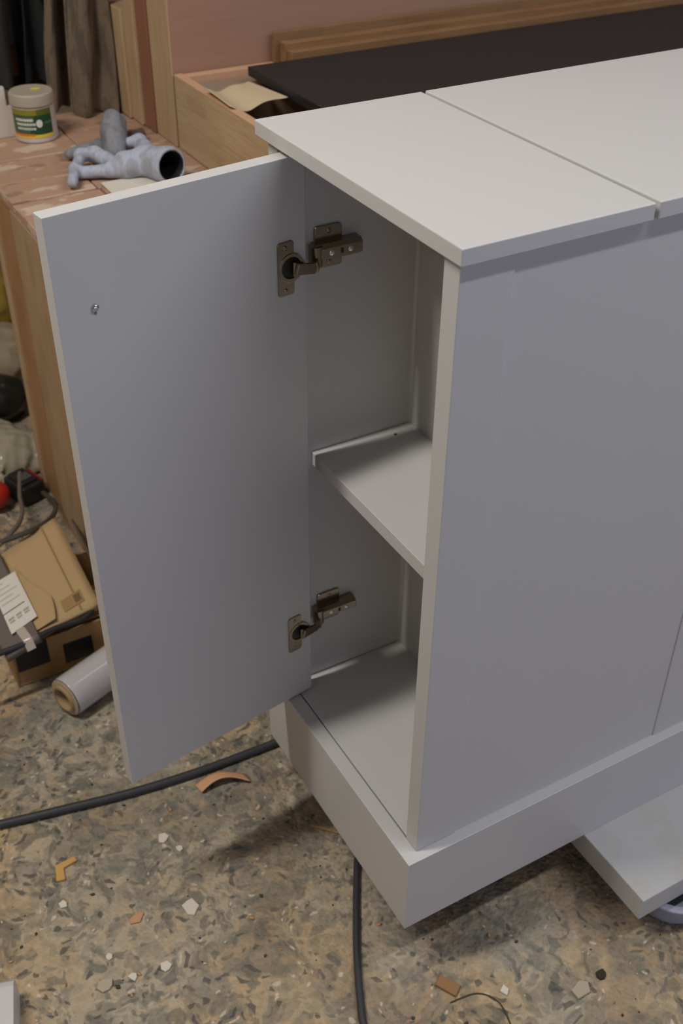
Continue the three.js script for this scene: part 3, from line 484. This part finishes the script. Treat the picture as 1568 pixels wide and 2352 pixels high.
solo('jacket', 'black work jacket hanging at the left edge of the photo', 'jacket', drape(-0.10, 0.062, -0.08, 0.082, 0.80, 1.45, -1.735, 0.018, 2.2, 0.4, 14), blackM(46, 46, 42));
solo('jacket', 'black jacket with a lighter hem hanging between the other two', 'jacket', drape(0.082, 0.134, 0.098, 0.150, 0.862, 1.45, -1.822, 0.010, 1.2, 1.0, 23), blackM(52, 54, 58));
solo('jacket', 'black jacket hanging right behind the green-labelled tub', 'jacket', drape(0.100, 0.176, 0.142, 0.196, 0.79, 1.45, -1.778, 0.014, 1.4, 2.0, 31), blackM(38, 40, 40));
solo('coat_rail', 'dark rail above the picture that the jackets and dust sheets hang from', 'rail', tube([[-0.55, 1.452, -1.75], [-0.1, 1.452, -1.75], [0.255, 1.452, -1.75]], 0.012, 20, 10), metalDark);
solo('leather_strap', 'brown leather strap dangling between the black jackets', 'strap', drape(0.080, 0.104, 0.082, 0.100, 0.79, 1.40, -1.852, 0.004, 0.6, 0.4, 3), std({ color: C(92, 66, 48), roughness: 0.7 }));
solo('jacket', 'added black drape filling the unlit gap behind the shorter jackets', 'jacket', drape(0.02, 0.205, 0.03, 0.225, 0.745, 1.45, -1.90, 0.012, 2.6, 0.9, 44), blackM(44, 43, 44));  // made-up coat: black cloth stands in for the unlit depth between jackets
solo('cloth_flap', 'small brown cloth flap hanging at the top between jackets and dust sheet', 'cloth', drape(0.166, 0.192, 0.158, 0.212, 0.936, 1.12, -1.75, 0.003, 0.8, 0.4, 6), std({ color: C(96, 76, 50), roughness: 0.9, side: THREE.DoubleSide }));

// ------------------------------------------------------------------ clutter on the floor at the left
function orient(g, yaw, x, y, z) { g.rotateY(yaw); g.translate(x, y, z); return g; }
{ // lower carton, open topped, black tape on its front
  const o = thing('cardboard_box', 'brown cardboard carton with black tape patches, lowest of the two', 'box', [-0.25, 0, -0.88]);
  const L = (x0, x1, y0, y1, z0, z1) => box(x0, x1, y0, y1, z0, z1, 0.001);
  part(o, 'front_wall', L(-0.338, -0.11, 0.001, 0.094, -0.813, -0.809), mCardDark);
  part(o, 'side_wall', L(-0.338, -0.334, 0.001, 0.094, -1.02, -0.808), mCardDark);
  part(o, 'side_wall', L(-0.114, -0.11, 0.001, 0.094, -1.02, -0.808), mCardDark);
  part(o, 'back_wall', L(-0.334, -0.114, 0.001, 0.094, -1.02, -1.016), mCardDark);
  part(o, 'bottom', L(-0.334, -0.114, 0.001, 0.005, -1.016, -0.808), mCardDark);
  part(o, 'flap', (() => { const g = L(-0.33, -0.118, -0.0015, 0.0015, -0.03, 0.03); g.rotateX(0.25); g.translate(0, 0.1005, -0.85); return g; })(), mCardDark);
  const bt = std({ color: C(26, 26, 28), roughness: 0.4 });
  part(o, 'tape', L(-0.332, -0.272, 0.036, 0.0945, -0.8095, -0.8078), bt, 'black tape patch');
  part(o, 'tape', L(-0.245, -0.190, 0.018, 0.066, -0.8095, -0.8078), bt, 'black tape patch');
}
{ // upper carton, tilted, with a torn flap and a printed panel
  const o = thing('cardboard_box', 'flat tan cardboard box lying tilted on top of the taped carton', 'box', [-0.225, 0.115, -0.945]);
  const tx = (() => { const cv = document.createElement('canvas'); cv.width = 256; cv.height = 128; const g = cv.getContext('2d'); g.fillStyle = 'rgb(172,140,92)'; g.fillRect(0, 0, 256, 128); g.strokeStyle = g.fillStyle = 'rgb(118,96,62)'; g.lineWidth = 3; g.strokeRect(8, 8, 240, 112); g.fillStyle = 'rgb(128,104,68)'; g.fillRect(150, 18, 86, 92); g.fillStyle = 'rgb(150,122,80)'; for (let i = 0; i < 5; i++) g.fillRect(22, 22 + i * 18, 108, 8); g.fillStyle = 'rgb(104,84,54)'; for (let i = 0; i < 4; i++) g.fillRect(158 + i * 19, 28, 9, 70); const t = new THREE.CanvasTexture(cv); t.colorSpace = THREE.SRGBColorSpace; return t; })();
  // corners of the upper face: far-left, far-right, near-right, near-left
  const A = [-0.282, 0.130, -1.045], B = [-0.150, 0.132, -1.110], Cc = [-0.163, 0.128, -0.822], D = [-0.286, 0.130, -0.795];
  const bil = (u, v, dy = 0) => [0, 1, 2].map((k) => (A[k] * (1 - u) + B[k] * u) * (1 - v) + (D[k] * (1 - u) + Cc[k] * u) * v + (k === 1 ? dy : 0));
  part(o, 'carton_body', sheet((u, v) => bil(u, v, -0.0115), 8, 8, 0.019, 0.3), mCard);
  part(o, 'crease', sheet((u, v) => bil(0.70 + 0.03 * u, v, -0.0016), 2, 10, 0.0016), mCardCore);
  part(o, 'flap', sheet((u, v) => bil(-0.02 + u * (0.30 + 0.10 * Math.sin(Math.max(0, v - 0.3) * 4.2)) * Math.min(1, 0.35 + v), 0.28 + 0.72 * v, 0.002 + 0.006 * u), 10, 16, 0.002, 0.3), mCard, 'torn cardboard flap');
  part(o, 'printed_panel', (() => { const g = sheet((u, v) => bil(0.48 + 0.34 * u, 0.83 + 0.12 * v - 0.02 * u, -0.0006), 4, 4, 0.0012); const uv = g.attributes.uv; for (let i = 0; i < uv.count; i++) uv.setY(i, 1 - uv.getY(i)); return g; })(), std({ map: tx, roughness: 0.85 }), 'printed panel with symbols');
}
{ // grey mailer with a white label
  const o = thing('postal_bag', 'grey plastic postal bag with a white address label on the cartons', 'bag', [-0.32, 0.12, -0.88]);
  const A = [-0.37, 0.136, -1.02], B = [-0.284, 0.139, -1.035], Cc = [-0.287, 0.137, -0.772], D = [-0.352, 0.122, -0.765];
  const bil = (u, v, dy = 0) => [0, 1, 2].map((k) => (A[k] * (1 - u) + B[k] * u) * (1 - v) + (D[k] * (1 - u) + Cc[k] * u) * v + (k === 1 ? dy : 0));
  part(o, 'bag_film', sheet((u, v) => bil(u, v, 0.004 * (vn(u * 5, v * 7, 3, 64) - 0.5) - 0.006), 16, 24, 0.014), std({ color: C(112, 104, 98), roughness: 0.35 }));
  const cv = document.createElement('canvas'); cv.width = 256; cv.height = 384; const g = cv.getContext('2d'); g.fillStyle = 'rgb(226,222,212)'; g.fillRect(0, 0, 256, 384); g.fillStyle = 'rgb(186,184,176)'; for (let i = 0; i < 5; i++) g.fillRect(16, 30 + i * 36, 90 + ((i * 53) % 110), 9); g.fillStyle = 'rgb(60,66,66)'; g.fillRect(0, 236, 216, 7); g.fillStyle = 'rgb(168,164,160)'; for (let i = 0; i < 3; i++) { g.fillRect(22 + i * 74, 286, 56, 16); g.fillRect(26 + i * 74, 308, 48, 14); }
  const tx = new THREE.CanvasTexture(cv); tx.colorSpace = THREE.SRGBColorSpace;
  const P = [[-0.327, 0.1415, -0.945], [-0.276, 0.1425, -0.963], [-0.277, 0.1405, -0.822], [-0.330, 0.136, -0.802]];
  const lg = sheet((u, v) => [0, 1, 2].map((k) => (P[0][k] * (1 - u) + P[1][k] * u) * (1 - v) + (P[3][k] * (1 - u) + P[2][k] * u) * v), 6, 6, 0.0012); { const uv = lg.attributes.uv; for (let i = 0; i < uv.count; i++) uv.setY(i, 1 - uv.getY(i)); }
  part(o, 'label', lg, std({ map: tx, roughness: 0.6 }), 'white printed address label');
  part(o, 'tape', sheet((u, v) => [-0.322 + 0.016 * u + 0.006 * v, 0.138 + 0.003 * u - 0.003 * v * v - 0.05 * Math.max(0, v - 0.72), -0.806 + 0.045 * v], 4, 12, 0.001), phys({ color: C(220, 212, 200), roughness: 0.15, transmission: 0.4, thickness: 0 }), 'clear tape strip');
}
{ // roll of stretch film
  const o = thing('film_roll', 'roll of clear stretch film on a cardboard core lying by the carton', 'film roll', [-0.2, 0, -0.74]);
  const ax = new THREE.Vector3(0.937, 0, -0.35).normalize(), q = new THREE.Quaternion().setFromUnitVectors(new THREE.Vector3(0, 1, 0), ax), place = (g) => { g.applyQuaternion(q); g.translate(-0.281, 0.0385, -0.703); return g; };
  const film = new THREE.LatheGeometry([[0.0268, 0.004], [0.036, 0.004], [0.0378, 0.006], [0.0382, 0.02], [0.0380, 0.1], [0.0383, 0.2], [0.0380, 0.27], [0.036, 0.274], [0.0268, 0.274]].map((p) => new THREE.Vector2(...p)), 64);
  part(o, 'film', place(film), phys({ color: C(192, 191, 194), roughness: 0.3, clearcoat: 1, clearcoatRoughness: 0.17, bumpMap: tiled(makeTex(64, 256, (u, v) => { const n = 255 * fbm(v, u, 16, 8, 3); return [n, n, n]; }, false), 1, 1), bumpScale: 0.0006 }));
  const core = new THREE.LatheGeometry([[0.0225, -0.004], [0.0268, -0.004], [0.0272, -0.002], [0.0272, 0.28], [0.0225, 0.28], [0.0225, -0.004]].map((p) => new THREE.Vector2(...p)), 48); part(o, 'core', place(core), mCardCore);
  const wrap = new THREE.LatheGeometry([[0.0272, 0.0005], [0.035, 0.001], [0.0376, 0.004], [0.0272, 0.0042]].map((p) => new THREE.Vector2(...p)), 48); part(o, 'film_end', place(wrap), std({ color: C(176, 158, 130), roughness: 0.5 }), 'yellowed film edge');
}
// tools
{
  const o = thing('red_tool', 'red and grey power tool body lying at the left edge beside the bench', 'tool', [-0.215, 0, -1.40]);
  part(o, 'tool_body', blob((x, y, z) => smin(capsule(x, y, z, [-0.27, 0.042, -1.41], [-0.215, 0.040, -1.375], 0.038, 0.032), capsule(x, y, z, [-0.26, 0.034, -1.39], [-0.24, 0.034, -1.38], 0.034, 0.034), 0.01), [-0.33, -0.005, -1.47], [-0.16, 0.09, -1.32], 0.004), std({ color: C(178, 44, 28), roughness: 0.35 }));
}
{
  const o = thing('tool_battery', 'black tool battery pack with a red side beside the bench leg', 'battery', [-0.14, 0, -1.39]);
  const put = (g) => { g.rotateY(0.3); g.translate(-0.146, 0, -1.392); return g; };
  part(o, 'battery_case', put(merge([box(-0.030, 0.026, 0.004, 0.052, -0.040, 0.040, 0.008), box(-0.022, 0.018, 0.048, 0.060, -0.03, 0.03, 0.004)])), std({ color: C(34, 34, 36), roughness: 0.45 }));
  part(o, 'side_cap', put(box(0.0262, 0.033, 0.006, 0.05, -0.03, 0.03, 0.003)), std({ color: C(130, 34, 34), roughness: 0.45 }), 'dark red side cap');
  part(o, 'latch', put(box(-0.014, 0.012, 0.058, 0.0625, -0.006, 0.02, 0.001)), std({ color: C(82, 82, 80), roughness: 0.5 }));
}
solo('extension_lead', 'grey flex looping down from the black tool battery', 'cable', tube([[-0.150, 0.062, -1.40], [-0.172, 0.055, -1.33], [-0.190, 0.075, -1.24], [-0.212, 0.10, -1.17], [-0.245, 0.135, -1.095], [-0.285, 0.146, -1.05], [-0.36, 0.15, -1.03]], 0.0048, 70, 8), rubber(C(112, 104, 96)));
solo('extension_lead', 'dark flex curving from behind the battery to the cartons', 'cable', tube([[-0.118, 0.03, -1.345], [-0.112, 0.045, -1.28], [-0.132, 0.075, -1.20], [-0.172, 0.115, -1.12], [-0.215, 0.139, -1.075], [-0.26, 0.145, -1.062], [-0.34, 0.149, -1.045]], 0.0056, 70, 8), rubber(C(74, 70, 64)));
solo('extension_lead', 'black flex drooping across the front of the two cartons', 'cable', tube([[-0.42, 0.128, -0.768], [-0.36, 0.1305, -0.771], [-0.314, 0.130, -0.774], [-0.27, 0.125, -0.79], [-0.235, 0.118, -0.80], [-0.20, 0.113, -0.806], [-0.165, 0.110, -0.835], [-0.14, 0.108, -0.87]], 0.0052, 70, 8), rubber(C(48, 48, 52)));
solo('plastic_strip', 'flat grey plastic strip wedged between the tan box and the bench', 'strip', sheet((u, v) => [-0.122 - 0.012 * v + 0.018 * u, 0.120 - 0.05 * u - 0.012 * v, -1.10 + 0.24 * v], 3, 10, 0.004), std({ color: C(112, 106, 98), roughness: 0.5 }));
// crumpled film, bags and sacks in the gap left of the bench
function heap(cx, cy, cz, rx, ry, rz, amp, f, seed, cell) { return blob((x, y, z) => { const d = (Math.hypot((x - cx) / rx, (y - cy) / ry, (z - cz) / rz) - 1) * Math.min(rx, ry, rz); const n = Math.abs(n3(x * f, y * f, z * f, seed)) * 2 - 0.4; return Math.max(d + amp * n + amp * 0.5 * n3(x * f * 2.6, y * f * 2.6, z * f * 2.6, seed + 3), 0.002 - y); }, [cx - rx * 1.3, Math.max(-0.004, cy - ry * 1.3), cz - rz * 1.3], [cx + rx * 1.3, cy + ry * 1.3, cz + rz * 1.3], cell); }
solo('plastic_film', 'heap of crumpled pale plastic film beside the bench leg', 'plastic film', heap(-0.17, 0.02, -1.56, 0.11, 0.06, 0.12, 0.02, 28, 5, 0.005), phys({ color: C(172, 166, 146), roughness: 0.25 }));
solo('rubbish_bag', 'black plastic rubbish bag behind the crumpled film', 'bag', heap(-0.10, 0.05, -1.76, 0.075, 0.06, 0.06, 0.014, 24, 9, 0.005), std({ color: C(36, 36, 34), roughness: 0.3 }));
solo('offcut_sack', 'pale sack of offcuts beyond the black rubbish bag', 'sack', heap(-0.06, 0.06, -1.95, 0.12, 0.09, 0.10, 0.02, 22, 13, 0.006), std({ color: C(170, 156, 130), roughness: 0.7 }));
solo('yellow_bag', 'yellow plastic bag slumped farthest back on the left', 'bag', heap(-0.03, 0.11, -2.16, 0.12, 0.13, 0.10, 0.02, 20, 17, 0.006), std({ color: C(176, 148, 70), roughness: 0.5 }));

renderer.render(scene, camera);
